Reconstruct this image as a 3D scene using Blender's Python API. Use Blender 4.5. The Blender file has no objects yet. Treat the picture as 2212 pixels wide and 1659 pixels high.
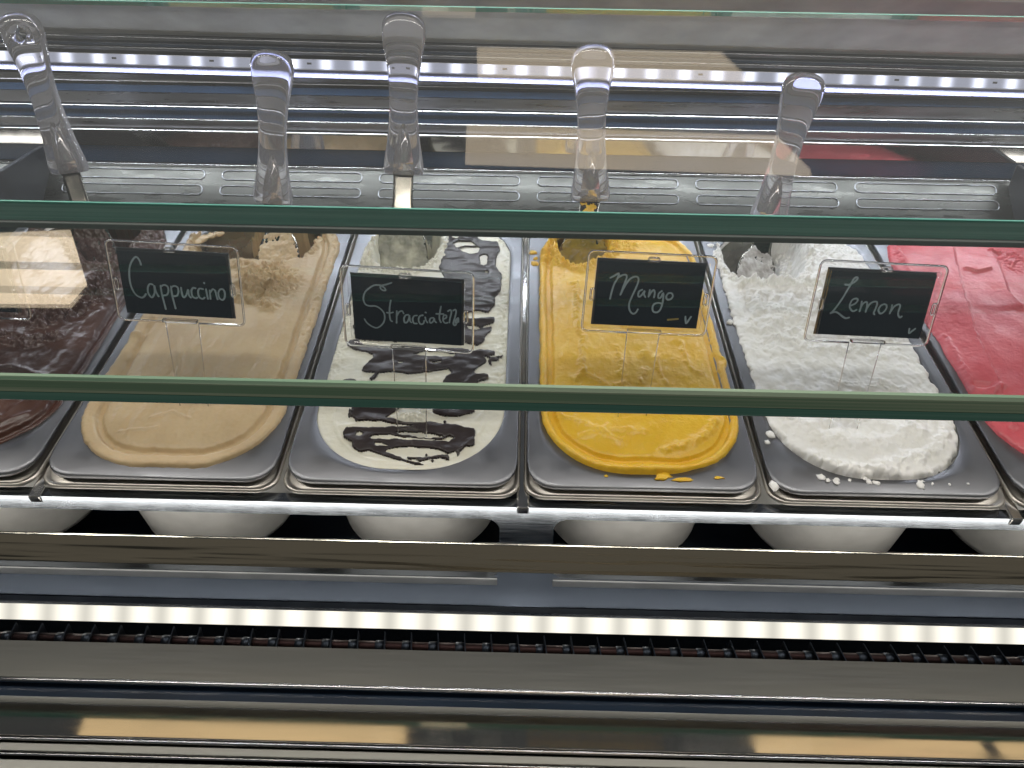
import bpy, bmesh, math, random
import numpy as np
from mathutils import Vector, Matrix, noise
from mathutils.geometry import tessellate_polygon
random.seed(4)
SC = bpy.context.scene
COL = SC.collection
# ------------------------------------------------------------ camera, world, lamps, exposure
cam_d = bpy.data.cameras.new('camera'); cam = bpy.data.objects.new('camera', cam_d); COL.objects.link(cam)
cam_d.sensor_width = 36; cam_d.lens = 1662/2212*36; cam_d.clip_start = .01; cam_d.clip_end = 60
R3 = Matrix(((0.99972, -0.0220105, 0.0086154), (0.0196608, 0.5720286, -0.8199980), (0.0131203, 0.8199383, 0.5723015)))
cam.matrix_world = Matrix.Translation((-0.00378, -0.38357, 0.35940)) @ R3.to_4x4()
SC.camera = cam
world = bpy.data.worlds.new('World'); SC.world = world; world.use_nodes = True
bg = world.node_tree.nodes['Background']; bg.inputs[1].default_value = 1.0
_nt = world.node_tree; _tc = _nt.nodes.new('ShaderNodeTexCoord'); _sx = _nt.nodes.new('ShaderNodeSeparateXYZ'); _cr = _nt.nodes.new('ShaderNodeValToRGB'); _mr = _nt.nodes.new('ShaderNodeMapRange')
_mr.inputs['From Min'].default_value = -1; _nt.links.new(_tc.outputs['Generated'], _sx.inputs[0]); _nt.links.new(_sx.outputs['Z'], _mr.inputs['Value']); _nt.links.new(_mr.outputs[0], _cr.inputs[0]); _nt.links.new(_cr.outputs[0], bg.inputs[0])
_cr.color_ramp.elements[0].position = .30; _cr.color_ramp.elements[0].color = (.130, .118, .098, 1)
_cr.color_ramp.elements[1].position = .55; _cr.color_ramp.elements[1].color = (.066, .070, .074, 1)   # dim shop: brown floor below, grey room above
SC.view_settings.view_transform = 'Standard'; SC.view_settings.look = 'None'; SC.view_settings.exposure = 0; SC.view_settings.gamma = 1
cy = SC.cycles
cy.max_bounces = 14; cy.transmission_bounces = 12; cy.transparent_max_bounces = 16; cy.glossy_bounces = 6; cy.diffuse_bounces = 4
cy.sample_clamp_indirect = 6; cy.blur_glossy = .3; cy.use_denoising = True; cy.caustics_refractive = False

def lamp(name, label, loc, direction, sx, sy, power, color):
    l = bpy.data.lights.new(name, 'AREA'); l.shape = 'RECTANGLE'; l.size = sx; l.size_y = sy; l.energy = power; l.color = color
    o = bpy.data.objects.new(name, l); COL.objects.link(o); o.location = loc
    o.rotation_euler = Vector(direction).to_track_quat('-Z', 'Y').to_euler()
    return o
# strip light running along the back of the case, and the one at its front sill
lamp('rear_strip_lamp', '', (0, .3980, .1750), (0, -.16, -1), 2.0, .006, 3.2, (.86, .91, 1))
lamp('front_strip_lamp', '', (0, -.0430, -.0500), (0, .8, .6), 2.0, .006, .45, (1, .95, .86))

lamp('canopy_front_lamp', '', (0, -.016, .43), (0, .12, -1), 2.0, .018, 3.8, (1, .955, .89))

# ------------------------------------------------------------ materials
MATS = {}
def new_mat(name):
    m = bpy.data.materials.new(name); m.use_nodes = True; MATS[name] = m
    return m, m.node_tree, m.node_tree.nodes['Principled BSDF']
def noise_bump(nt, bs, scale, strength, dist, detail=3, vec_scale=None, rough=.55, chain=None):
    tc = nt.nodes.new('ShaderNodeTexCoord'); nz = nt.nodes.new('ShaderNodeTexNoise'); bp = nt.nodes.new('ShaderNodeBump')
    nz.inputs['Scale'].default_value = scale; nz.inputs['Detail'].default_value = detail; nz.inputs['Roughness'].default_value = rough
    if vec_scale:
        mp = nt.nodes.new('ShaderNodeMapping'); mp.inputs['Scale'].default_value = vec_scale
        nt.links.new(tc.outputs['Object'], mp.inputs[0]); nt.links.new(mp.outputs[0], nz.inputs['Vector'])
    else: nt.links.new(tc.outputs['Object'], nz.inputs['Vector'])
    bp.inputs['Strength'].default_value = strength; bp.inputs['Distance'].default_value = dist
    nt.links.new(nz.outputs['Fac'], bp.inputs['Height'])
    if chain: nt.links.new(chain.outputs[0], bp.inputs['Normal'])
    nt.links.new(bp.outputs[0], bs.inputs['Normal'])
    return bp, nz
def vary(nt, bs, sock, c1, c2, scale, detail=4, vec_scale=None, lo=.35, hi=.65):
    tc = nt.nodes.new('ShaderNodeTexCoord'); nz = nt.nodes.new('ShaderNodeTexNoise'); cr = nt.nodes.new('ShaderNodeValToRGB')
    nz.inputs['Scale'].default_value = scale; nz.inputs['Detail'].default_value = detail
    if vec_scale:
        mp = nt.nodes.new('ShaderNodeMapping'); mp.inputs['Scale'].default_value = vec_scale
        nt.links.new(tc.outputs['Object'], mp.inputs[0]); nt.links.new(mp.outputs[0], nz.inputs['Vector'])
    else: nt.links.new(tc.outputs['Object'], nz.inputs['Vector'])
    cr.color_ramp.elements[0].position = lo; cr.color_ramp.elements[1].position = hi
    cr.color_ramp.elements[0].color = (*c1, 1); cr.color_ramp.elements[1].color = (*c2, 1)
    nt.links.new(nz.outputs['Fac'], cr.inputs[0]); nt.links.new(cr.outputs[0], bs.inputs[sock])
def metal(name, c, rough, bump=0, bscale=200, stretch=None, rvar=.06, bdist=.0004):
    m, nt, b = new_mat(name)
    b.inputs['Base Color'].default_value = (*c, 1); b.inputs['Metallic'].default_value = 1
    vary(nt, b, 'Roughness', (rough-rvar,)*3, (rough+rvar,)*3, 45, vec_scale=stretch)
    if bump: noise_bump(nt, b, bscale, bump, bdist, vec_scale=stretch)
    return m
def gelato(name, c1, c2, rough, sss=.25, rad=(.004, .003, .002), bscale=700, bstr=.35, vscale=35, coat=0, bd=.0005):
    m, nt, b = new_mat(name)
    vary(nt, b, 'Base Color', c1, c2, vscale, 5)
    b.inputs['Roughness'].default_value = rough
    b.inputs['Subsurface Weight'].default_value = sss; b.inputs['Subsurface Radius'].default_value = rad; b.inputs['Subsurface Scale'].default_value = .35
    b.inputs['Coat Weight'].default_value = coat; b.inputs['Coat Roughness'].default_value = .25
    bp, _ = noise_bump(nt, b, bscale, bstr, bd, 2)
    noise_bump(nt, b, bscale*.22, bstr*.9, bd*2.2, 3, chain=bp)
    return m
def plain(name, c, rough, spec=.5, coat=0):
    m, nt, b = new_mat(name)
    vary(nt, b, 'Base Color', tuple(x*.85 for x in c), tuple(min(1, x*1.12) for x in c), 25)
    b.inputs['Roughness'].default_value = rough; b.inputs['Specular IOR Level'].default_value = spec
    return m
def emit(name, c, s):
    m = bpy.data.materials.new(name); m.use_nodes = True; nt = m.node_tree; nt.nodes.clear()
    e = nt.nodes.new('ShaderNodeEmission'); o = nt.nodes.new('ShaderNodeOutputMaterial')
    e.inputs[0].default_value = (*c, 1); e.inputs[1].default_value = s; nt.links.new(e.outputs[0], o.inputs[0]); MATS[name] = m
    return m
def clear_sheet(name, tint, ior=1.5, gl=(1, 1, 1)):
    m = bpy.data.materials.new(name); m.use_nodes = True; nt = m.node_tree; nt.nodes.clear()
    t = nt.nodes.new('ShaderNodeBsdfTransparent'); g = nt.nodes.new('ShaderNodeBsdfGlossy'); f = nt.nodes.new('ShaderNodeFresnel')
    mx = nt.nodes.new('ShaderNodeMixShader'); o = nt.nodes.new('ShaderNodeOutputMaterial')
    t.inputs[0].default_value = (*tint, 1); g.inputs[0].default_value = (*gl, 1); g.inputs['Roughness'].default_value = .015; f.inputs[0].default_value = ior
    # faces seen from inside the sheet use the outside index, so a sheet never reflects totally
    geo = nt.nodes.new('ShaderNodeNewGeometry'); mr = nt.nodes.new('ShaderNodeMapRange')
    mr.inputs['To Min'].default_value = ior; mr.inputs['To Max'].default_value = 1/ior
    nt.links.new(geo.outputs['Backfacing'], mr.inputs['Value']); nt.links.new(mr.outputs[0], f.inputs[0])
    nt.links.new(f.outputs[0], mx.inputs[0]); nt.links.new(t.outputs[0], mx.inputs[1]); nt.links.new(g.outputs[0], mx.inputs[2])
    nt.links.new(mx.outputs[0], o.inputs[0]); MATS[name] = m
    return m
def solid_glass(name, c, ior=1.49, rough=0, tr=1):
    m, nt, b = new_mat(name)
    b.inputs['Base Color'].default_value = (*c, 1); b.inputs['Roughness'].default_value = rough
    b.inputs['Transmission Weight'].default_value = tr; b.inputs['IOR'].default_value = ior
    return m
steel = metal('polished_steel', (.62, .61, .60), .13, .06, 60)
pan_steel = metal('pan_steel', (.56, .53, .48), .40, .03, 30)
mirror_steel = metal('mirror_steel', (.42, .42, .42), .07, .04, 30, rvar=.02)
plate_mat = metal('cover_plate_satin', (.235, .24, .255), .45, .035, 26, rvar=.06, bdist=.0010)
deck_steel = metal('brushed_deck_steel', (.27, .295, .33), .20, .04, 60, (1, 30, 30))
gutter_steel = metal('gutter_steel', (.33, .36, .41), .34, .02, 30)
rail_steel = metal('rail_steel', (.50, .475, .41), .12, .34, 7, (.5, 4, 9), bdist=.003)
sill_steel = metal('sill_steel', (.55, .52, .47), .05, .012, 8, (.4, 3, 3), rvar=.02)
sill_dull = metal('dull_sill_steel', (.225, .22, .20), .34, .008, 30, (.4, 20, 20), rvar=.02)
grey_panel = metal('grey_rear_panel', (.24, .245, .26), .32, .03, 20, (.4, 6, 6))
olive_panel = metal('olive_rear_ledge', (.040, .040, .036), .30, .08, 25, (.6, 3, 3))
navy = plain('navy_enamel', (.013, .024, .044), .2)
dark = plain('black_plastic', (.012, .014, .018), .35)
canopy_mat = plain('canopy_satin_grey', (.33, .335, .32), .62)
lip_pl = plain('grey_lip_plastic', (.10, .105, .10), .5)
lip_pale = plain('pale_edge_trim', (.42, .43, .44), .45)
refl_pl = plain('reflector_lavender', (.05, .055, .12), .55)
white_pl = plain('white_strip_plastic', (.75, .76, .8), .3)
blade_steel = metal('blade_steel', (.20, .19, .165), .16, .05, 40)
cont_steel = plain('container_satin', (.80, .79, .76), .35)
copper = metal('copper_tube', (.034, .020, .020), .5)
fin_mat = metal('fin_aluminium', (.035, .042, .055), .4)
card_mat = plain('blackboard_card', (.0035, .009, .013), .7, .06)
chalk = plain('chalk_marker', (.19, .245, .265), .8, .1)
gold_pen = plain('gold_marker', (.22, .17, .05), .8, .1)
glass_sheet = clear_sheet('clear_glass', (.985, .991, .987))
veil_glass = clear_sheet('hazy_front_glass', (.985, .991, .987))
_n = veil_glass.node_tree; _d = _n.nodes.new('ShaderNodeBsdfDiffuse'); _m2 = _n.nodes.new('ShaderNodeMixShader'); _z = _n.nodes.new('ShaderNodeTexNoise'); _r = _n.nodes.new('ShaderNodeMapRange'); _t = _n.nodes.new('ShaderNodeTexCoord')
_z.inputs['Scale'].default_value = 6; _z.inputs['Detail'].default_value = 5; _n.links.new(_t.outputs['Object'], _z.inputs['Vector'])
_r.inputs['From Min'].default_value = .3; _r.inputs['From Max'].default_value = .7; _r.inputs['To Min'].default_value = .012; _r.inputs['To Max'].default_value = .030   # pale diffuse mixed in to imitate the milky veil of light on the pane
_d.inputs[0].default_value = (.9, .93, .95, 1); _o = next(q for q in _n.nodes if q.type == 'OUTPUT_MATERIAL'); _s0 = _o.inputs[0].links[0].from_socket
_n.links.new(_z.outputs['Fac'], _r.inputs['Value']); _n.links.new(_r.outputs[0], _m2.inputs[0]); _n.links.new(_s0, _m2.inputs[1]); _n.links.new(_d.outputs[0], _m2.inputs[2]); _n.links.new(_m2.outputs[0], _o.inputs[0])
acryl_sheet = clear_sheet('clear_acrylic_sheet', (.992, .992, .992), 1.40)
acryl = solid_glass('clear_acrylic', (.97, .97, .985))
handle_mat = solid_glass('milky_clear_acrylic', (.96, .95, 1), tr=.85)
m, nt, b = new_mat('green_glass_edge')
vary(nt, b, 'Base Color', (.20, .38, .25), (.44, .58, .42), 12, 3, (.25, 6, 60), .4, .6)
b.inputs['Roughness'].default_value = .12; b.inputs['Coat Weight'].default_value = .5
edge_green = m
m, nt, b = new_mat('teal_glass_edge')
vary(nt, b, 'Base Color', (.09, .30, .25), (.15, .38, .32), 14, 3, (.3, 6, 50))
b.inputs['Roughness'].default_value = .15
edge_teal = m
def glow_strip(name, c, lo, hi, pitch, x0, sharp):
    # emission peaks at each lamp: front diffuser glow, chip light painted on rear tape
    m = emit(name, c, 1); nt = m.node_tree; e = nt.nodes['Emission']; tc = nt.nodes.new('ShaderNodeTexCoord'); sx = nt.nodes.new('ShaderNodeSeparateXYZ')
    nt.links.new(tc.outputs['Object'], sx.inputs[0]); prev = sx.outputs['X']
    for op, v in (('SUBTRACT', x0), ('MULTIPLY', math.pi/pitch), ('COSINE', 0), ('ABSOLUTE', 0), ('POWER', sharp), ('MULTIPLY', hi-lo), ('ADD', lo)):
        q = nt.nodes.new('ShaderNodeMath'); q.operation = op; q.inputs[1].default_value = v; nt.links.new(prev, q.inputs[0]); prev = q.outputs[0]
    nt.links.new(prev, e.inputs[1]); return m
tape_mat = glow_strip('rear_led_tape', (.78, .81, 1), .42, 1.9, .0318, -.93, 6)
chip_mat = emit('rear_led_chip', (.90, .93, 1), 60)
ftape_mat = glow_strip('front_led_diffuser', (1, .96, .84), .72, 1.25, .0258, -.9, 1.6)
fchip_mat = emit('front_led_chip', (1, .97, .88), 20)
light_panel = emit('ceiling_light_warm', (1, .81, .57), 3.2)
light_panel2 = emit('ceiling_light_amber', (1, .74, .42), 1.1)
G = {
 'choc': gelato('chocolate_gelato', (.060, .024, .016), (.085, .036, .024), .33, .1, (.002, .001, .0008), 500, .3, 45, .25),
 'capp': gelato('cappuccino_gelato', (.50, .37, .21), (.57, .435, .255), .42, .25, (.004, .0025, .0015), 600, .22, 30),
 'strac': gelato('stracciatella_gelato', (.72, .70, .58), (.78, .77, .68), .36, .3, (.005, .0045, .0035), 600, .25, 30),
 'mango': gelato('mango_sorbet', (.76, .45, .022), (.82, .52, .045), .30, .25, (.005, .003, .0008), 900, .55, 40, .15),
 'lemon': gelato('lemon_sorbet', (.87, .86, .82), (.93, .925, .90), .42, .3, (.006, .006, .0055), 700, .12, 30),
 'rasp': gelato('raspberry_sorbet', (.62, .095, .12), (.72, .14, .165), .33, .2, (.005, .0015, .0015), 900, .5, 40, .15),
}
sauce_mat = gelato('dark_chocolate_sauce', (.020, .014, .014), (.030, .020, .019), .36, 0, (.001,)*3, 60, .06, 20, 0, .001)
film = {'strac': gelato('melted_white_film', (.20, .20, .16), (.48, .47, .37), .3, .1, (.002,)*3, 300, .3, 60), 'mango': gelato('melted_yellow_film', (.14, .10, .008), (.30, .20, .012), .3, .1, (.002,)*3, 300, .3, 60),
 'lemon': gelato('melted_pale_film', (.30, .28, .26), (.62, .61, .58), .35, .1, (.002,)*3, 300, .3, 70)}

# ------------------------------------------------------------ helpers
A8 = math.radians(8); CA, SA = math.cos(A8), math.sin(A8)
PITCH = .168
def pf(u, v, w=0): return Vector((u, v*CA - w*SA, v*SA + w*CA))
PFM = Matrix.Rotation(A8, 4, 'X')
def tag(o, label=None, cat=None, group=None, kind=None):
    if label: o['label'] = label
    if cat: o['category'] = cat
    if group: o['group'] = group
    if kind: o['kind'] = kind
    return o
def empty(name, mat, label, cat, group=None):
    o = bpy.data.objects.new(name, None); COL.objects.link(o); o.matrix_world = mat; o.empty_display_size = .02
    return tag(o, label, cat, group)
def obj(name, me, mat, parent=None, smooth=False, mw=None):
    if mat and not me.materials:
        for x in (mat if isinstance(mat, (list, tuple)) else [mat]): me.materials.append(x)
    if smooth: me.polygons.foreach_set('use_smooth', [True]*len(me.polygons))
    o = bpy.data.objects.new(name, me); COL.objects.link(o)
    if parent: o.parent = parent
    if mw is not None: o.matrix_local = mw
    return o
def mesh(vs, fs, name='m'):
    me = bpy.data.meshes.new(name); me.from_pydata([tuple(v) for v in vs], [], fs); me.update(); return me
def box_data(x0, x1, y0, y1, z0, z1):
    v = [(x, y, z) for z in (z0, z1) for y in (y0, y1) for x in (x0, x1)]
    return v, [(0, 2, 3, 1), (4, 5, 7, 6), (0, 1, 5, 4), (2, 6, 7, 3), (0, 4, 6, 2), (1, 3, 7, 5)]
def box(x0, x1, y0, y1, z0, z1, bev=0, seg=2):
    v, f = box_data(x0, x1, y0, y1, z0, z1); me = mesh(v, f)
    if bev:
        bm = bmesh.new(); bm.from_mesh(me); bmesh.ops.bevel(bm, geom=bm.edges[:], offset=bev, segments=seg, affect='EDGES', profile=.5); bm.to_mesh(me); bm.free()
    return me
def profile_x(pts, x0, x1, close=True):
    """A closed cross-section in (y, z) run along x."""
    n = len(pts); v = [(x0, *p) for p in pts]+[(x1, *p) for p in pts]
    f = [(i, (i+1) % n, n+(i+1) % n, n+i) for i in range(n)]+[tuple(range(n-1, -1, -1)), tuple(range(n, 2*n))]
    me = mesh(v, f); bm = bmesh.new(); bm.from_mesh(me); bmesh.ops.recalc_face_normals(bm, faces=bm.faces[:]); bm.to_mesh(me); bm.free()
    return me
def tube_x(y, z, r, x0, x1, n=10):
    return profile_x([(y+r*math.cos(2*math.pi*i/n), z+r*math.sin(2*math.pi*i/n)) for i in range(n)], x0, x1)
def rrect(hw, y0, y1, r, n=8, cx=0):
    pts = []; cs = ((cx+hw-r, y1-r, 0), (cx-hw+r, y1-r, 90), (cx-hw+r, y0+r, 180), (cx+hw-r, y0+r, 270))
    for x, y, a0 in cs:
        for i in range(n+1):
            a = math.radians(a0+90*i/n); pts.append((x+r*math.cos(a), y+r*math.sin(a)))
    return pts
def loft(rings, close_last=False, close_first=False):
    n = len(rings[0]); v = [p for r in rings for p in r]; f = []
    for k in range(len(rings)-1):
        for i in range(n): f.append((k*n+i, k*n+(i+1) % n, (k+1)*n+(i+1) % n, (k+1)*n+i))
    if close_last: f.append(tuple(range((len(rings)-1)*n, len(rings)*n)))
    if close_first: f.append(tuple(range(n-1, -1, -1)))
    return mesh(v, f)
def plate2d(loops, t, bev=0):
    """A flat plate (xy) with holes, thickness t along -z, top at 0."""
    tri = tessellate_polygon([[Vector((x, y, 0)) for x, y in L] for L in loops]); flat = [p for L in loops for p in L]; n = len(flat)
    v = [(x, y, 0) for x, y in flat]+[(x, y, -t) for x, y in flat]
    f = [tuple(q) for q in tri]+[tuple(n+i for i in reversed(q)) for q in tri]; o = 0
    for L in loops:
        k = len(L)
        for i in range(k): f.append((o+i, o+(i+1) % k, n+o+(i+1) % k, n+o+i))
        o += k
    me = mesh(v, f); bm = bmesh.new(); bm.from_mesh(me); bmesh.ops.recalc_face_normals(bm, faces=bm.faces[:]); bm.to_mesh(me); bm.free()
    return me
def smooth_poly(pts, sub=5, closed=False):
    P = [Vector(p) for p in pts]; n = len(P); out = []
    for i in range(n if closed else n-1):
        a, b, c, d = (P[(i-1) % n], P[i], P[(i+1) % n], P[(i+2) % n]) if closed else (P[max(i-1, 0)], P[i], P[i+1], P[min(i+2, n-1)])
        for k in range(sub):
            t = k/sub; out.append(.5*((2*b)+(c-a)*t+(2*a-5*b+4*c-d)*t*t+(3*b-a-3*c+d)*t**3))
    if not closed: out.append(P[-1])
    return out
def tube_path(pts, r, n=6, closed=False):
    P = [Vector(p) for p in pts]; m_ = len(P); rings = []
    up = Vector((0, 0, 1))
    for i, p in enumerate(P):
        t = ((P[(i+1) % m_] if closed or i < m_-1 else P[i])-(P[i-1] if closed or i > 0 else P[i])).normalized()
        s = t.cross(up); s = s.normalized() if s.length > 1e-4 else Vector((1, 0, 0)); q = s.cross(t)
        rings.append([p+(s*math.cos(2*math.pi*j/n)+q*math.sin(2*math.pi*j/n))*r for j in range(n)])
    if closed: rings.append(rings[0])
    return loft(rings, not closed, not closed)

# ------------------------------------------------------------ numpy noise
_rng = np.random.RandomState(11); _perm = _rng.permutation(512)
def pn(x, y, seed=0):
    xi = np.floor(x).astype(int); yi = np.floor(y).astype(int); xf = x-xi; yf = y-yi
    u = xf*xf*xf*(xf*(xf*6-15)+10); v = yf*yf*yf*(yf*(yf*6-15)+10)
    def g(ix, iy, dx, dy):
        h = _perm[(_perm[(ix+seed*37) % 512]+iy+seed*11) % 512]; a = h*(2*np.pi/512)*7
        return np.cos(a)*dx+np.sin(a)*dy
    a = g(xi, yi, xf, yf); b_ = g(xi+1, yi, xf-1, yf); c = g(xi, yi+1, xf, yf-1); d = g(xi+1, yi+1, xf-1, yf-1)
    return 1.5*((a+(b_-a)*u)*(1-v)+(c+(d-c)*u)*v)
def fbm(x, y, o=4, seed=0, gain=.5):
    t = 0; a = 1; s = 0
    for i in range(o): t = t+a*pn(x*2**i, y*2**i, seed+i); s += a; a *= gain
    return t/s
def ridged(x, y, o=4, seed=0):
    t = 0; a = 1; s = 0
    for i in range(o): t = t+a*(1-np.abs(pn(x*2**i, y*2**i, seed+i))*1.6); s += a; a *= .5
    return t/s
def ss(a, b_, x):
    t = np.clip((x-a)/(b_-a), 0, 1); return t*t*(3-2*t)
def P_(st): return [tuple(float(c) for c in t.split(',')) for t in st.split()]
def sd_line(S, V, pts):
    d = np.full(S.shape, 1e9)
    for (a, b_), (c, e) in zip(pts[:-1], pts[1:]):
        dx, dy = c-a, e-b_; t = np.clip(((S-a)*dx+(V-b_)*dy)/(dx*dx+dy*dy+1e-9), 0, 1)
        d = np.minimum(d, np.hypot(S-a-t*dx, V-b_-t*dy))
    return d
def inside(S, V, pts):
    r = np.zeros(S.shape, bool); n = len(pts)
    for i in range(n):
        (x0, y0), (x1, y1) = pts[i], pts[(i+1) % n]
        if y0 == y1: continue
        r ^= ((y0 > V) != (y1 > V)) & (S < (x1-x0)*(V-y0)/(y1-y0)+x0)
    return r
def sd_poly(S, V, pts):
    d = sd_line(S, V, list(pts)+[pts[0]]); return np.where(inside(S, V, pts), d, -d)
def sd_rr(S, V, hw, v0, v1, r, c=0):
    qx = np.abs(S-c)-(hw-r); qy = np.abs(V-(v0+v1)/2)-((v1-v0)/2-r)
    return -(np.hypot(np.maximum(qx, 0), np.maximum(qy, 0))+np.minimum(np.maximum(qx, qy), 0)-r)
def grid(step, s0=-84, s1=84, v0=8, v1=366):
    s = np.arange(s0, s1, step); v = np.arange(v0, v1, step); return np.meshgrid(s, v)
def height_mesh(S, V, H, keep, DX=None, DY=None):
    """Numpy height field (mm) to a mesh in metres; keep masks the grid's vertices."""
    ny, nx = S.shape; idx = -np.ones(S.shape, int); q = keep[:-1, :-1] & keep[1:, :-1] & keep[:-1, 1:] & keep[1:, 1:]
    used = np.zeros(S.shape, bool); used[:-1, :-1] |= q; used[1:, :-1] |= q; used[:-1, 1:] |= q; used[1:, 1:] |= q
    idx[used] = np.arange(used.sum())
    X = S+(0 if DX is None else DX); Y = V+(0 if DY is None else DY)
    co = np.stack([X[used], Y[used], H[used]], 1).astype(np.float32)/1000
    a = idx[:-1, :-1][q]; b_ = idx[:-1, 1:][q]; c = idx[1:, 1:][q]; d = idx[1:, :-1][q]
    loops = np.stack([a, b_, c, d], 1).ravel().astype(np.int32); nf = len(a)
    me = bpy.data.meshes.new('height'); me.vertices.add(len(co)); me.vertices.foreach_set('co', co.ravel())
    me.loops.add(nf*4); me.loops.foreach_set('vertex_index', loops); me.polygons.add(nf)
    me.polygons.foreach_set('loop_start', np.arange(0, nf*4, 4, dtype=np.int32)); me.polygons.foreach_set('use_smooth', np.ones(nf, bool))
    me.update(calc_edges=True); me.validate(); return me
def blur(F, k):
    w = np.exp(-np.linspace(-2.2, 2.2, 2*k+1)**2); w /= w.sum()
    for ax in (0, 1): F = np.apply_along_axis(lambda r: np.convolve(r, w, 'same'), ax, F)
    return F

# ------------------------------------------------------------ the display case: rear
XL, XR = -1.0, 1.0
def structure(name, me, mat, smooth=False):
    return tag(obj(name, me, mat, smooth=smooth), kind='structure')
case = empty('rear_case_wall', Matrix.Identity(4), 'polished steel and dark blue rear wall of the display case behind the spatulas', 'case wall')
def band(name, z1, z0, mat, y=.42, d=.004, parent=case):
    return obj(name, box(XL, XR, y, y+d, z0, z1), mat, parent)
# the canopy slopes forward over the strip light
obj('canopy', profile_x([(.421, .2012), (.335, .2620), (.335, .2640), (.426, .2045)], XL, XR), canopy_mat, case)
obj('trim', box(XL, XR, .414, .422, .1965, .2003, .0006), grey_panel, case)
obj('trim', box(XL, XR, .410, .422, .1925, .1955, .0006), navy, case)
obj('trim', box(XL, XR, .412, .422, .1880, .1912, .0006), grey_panel, case)
band('backing_panel', .2040, .0360, dark, .4241, .003)
band('panel', .1673, .1626, grey_panel)
band('panel', .1618, .1612, white_pl, .4175, .006)
band('panel', .1607, .1582, olive_panel, .4195)
band('panel', .1576, .1507, navy, .4190)
band('panel', .1500, .1388, grey_panel, .4200)
obj('slide_rail', tube_x(.4165, .1372, .0010, XL, XR, 8), steel, case, True)
band('panel', .1358, .1248, navy, .4195)
obj('slide_rail', tube_x(.4180, .1240, .0005, XL, XR, 8), steel, case, True)
band('panel', .1230, .1150, grey_panel, .4200)
obj('slide_rail', tube_x(.4150, .1130, .0015, XL, XR, 10), steel, case, True)
band('mirror_panel', .1112, .0955, mirror_steel, .4195)
band('panel', .0951, .0783, navy, .4190)
obj('slide_rail', tube_x(.4180, .0765, .0006, XL, XR, 8), steel, case, True)
obj('ledge', profile_x([(.4205, .0755), (.384, .0470), (.384, .0440), (.4205, .072)], XL, XR), olive_panel, case)

# strip light: channel, tape, chips
strip = empty('led_strip_light', Matrix.Translation((0, .4065, .1805)), 'cool white strip of small bright lights along the back of the case', 'strip light')
tl = .3  # tilt of the tape towards the customer
TM = Matrix.Rotation(math.radians(-20), 4, 'X')
obj('channel', box(XL, XR, .0012, .012, -.0046, .0056, .0008), white_pl, strip, mw=TM)
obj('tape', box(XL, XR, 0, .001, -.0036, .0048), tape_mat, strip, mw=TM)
obj('reflector', profile_x([(.0005, -.0048), (.0005, -.0115), (.004, -.0118), (.010, -.0050)], XL, XR), refl_pl, strip, mw=TM)
chip = box(-.0016, .0016, -.0009, -.0001, -.0016, .0016)
res = box(-.0022, .0022, -.0003, -.00005, -.0009, .0009)
k = 0; x = -.93
while x < .95:
    obj('led_chip', chip, chip_mat, strip, mw=TM @ Matrix.Translation((x, 0, .0003)))
    if k % 3 == 1: obj('resistor', res, dark, strip, mw=TM @ Matrix.Translation((x+.0155, 0, .0012)))
    x += .0318; k += 1

# ------------------------------------------------------------ the display case: front
deck_loops = [[(-.9, -.1150), (.9, -.1150), (.9, -.0112), (-.9, -.0112)],
              [(x-.4575, z) for x, z in rrect(.4425, -.0825, -.0229, .010)],
              [(x+.4615, z) for x, z in rrect(.4385, -.0815, -.0219, .010)]]
Mdeck = Matrix(((1, 0, 0, 0), (0, 0, 1, 0), (0, 1, 0, 0), (0, 0, 0, 1)))
structure('air_grille_plate', (lambda me: (me.transform(Mdeck), me)[1])(plate2d(deck_loops, -.009)), deck_steel)
front = empty('front_case_sill', Matrix.Identity(4), 'stepped polished steel sill at the front of the case below the pans', 'case sill')
obj('gutter', profile_x([(-.0003, -.1165), (-.0003, -.1152), (-.042, -.0960), (-.042, -.0985)], -.9, .9), gutter_steel, front)
for a_, b_ in ((-.9, -.0165), (.0245, .9)): obj('slot_lip', box(a_, b_, -.0016, -.0002, -.0895, -.0828, .0005), lip_pale, front)
obj('recess_floor', box(XL, XR, -.1005, -.0395, -.125, -.122), dark, front)
obj('recess_wall', box(XL, XR, -.0425, -.0400, -.122, -.080), navy, front)
obj('ledge', profile_x([(-.1023, -.0300), (-.1262, -.0300), (-.1262, -.075), (-.1023, -.075)], XL, XR), sill_dull, front)
obj('bright_bead', tube_x(-.1279, -.0303, .0015, XL, XR, 12), steel, front, True)
obj('groove', box(XL, XR, -.1385, -.1265, -.075, -.0335), navy, front)
obj('bright_bead', tube_x(-.1402, -.0306, .0017, XL, XR, 12), steel, front, True)
obj('trim', box(XL, XR, -.1478, -.1420, -.075, -.0235, .0005), sill_dull, front)
obj('mirror_ledge', box(XL, XR, -.1663, -.1480, -.075, -.0200, .0006), sill_steel, front)
obj('bright_bead', tube_x(-.1676, -.0212, .0009, XL, XR, 10), steel, front, True)
obj('apron', box(XL, XR, -.1735, -.1688, -.30, -.0225, .0005), sill_dull, front)
obj('bright_bead', tube_x(-.1745, -.0235, .0008, XL, XR, 10), steel, front, True)
obj('apron', box(XL, XR, -.20, -.1755, -.30, -.0260, .0005), sill_dull, front)
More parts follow.
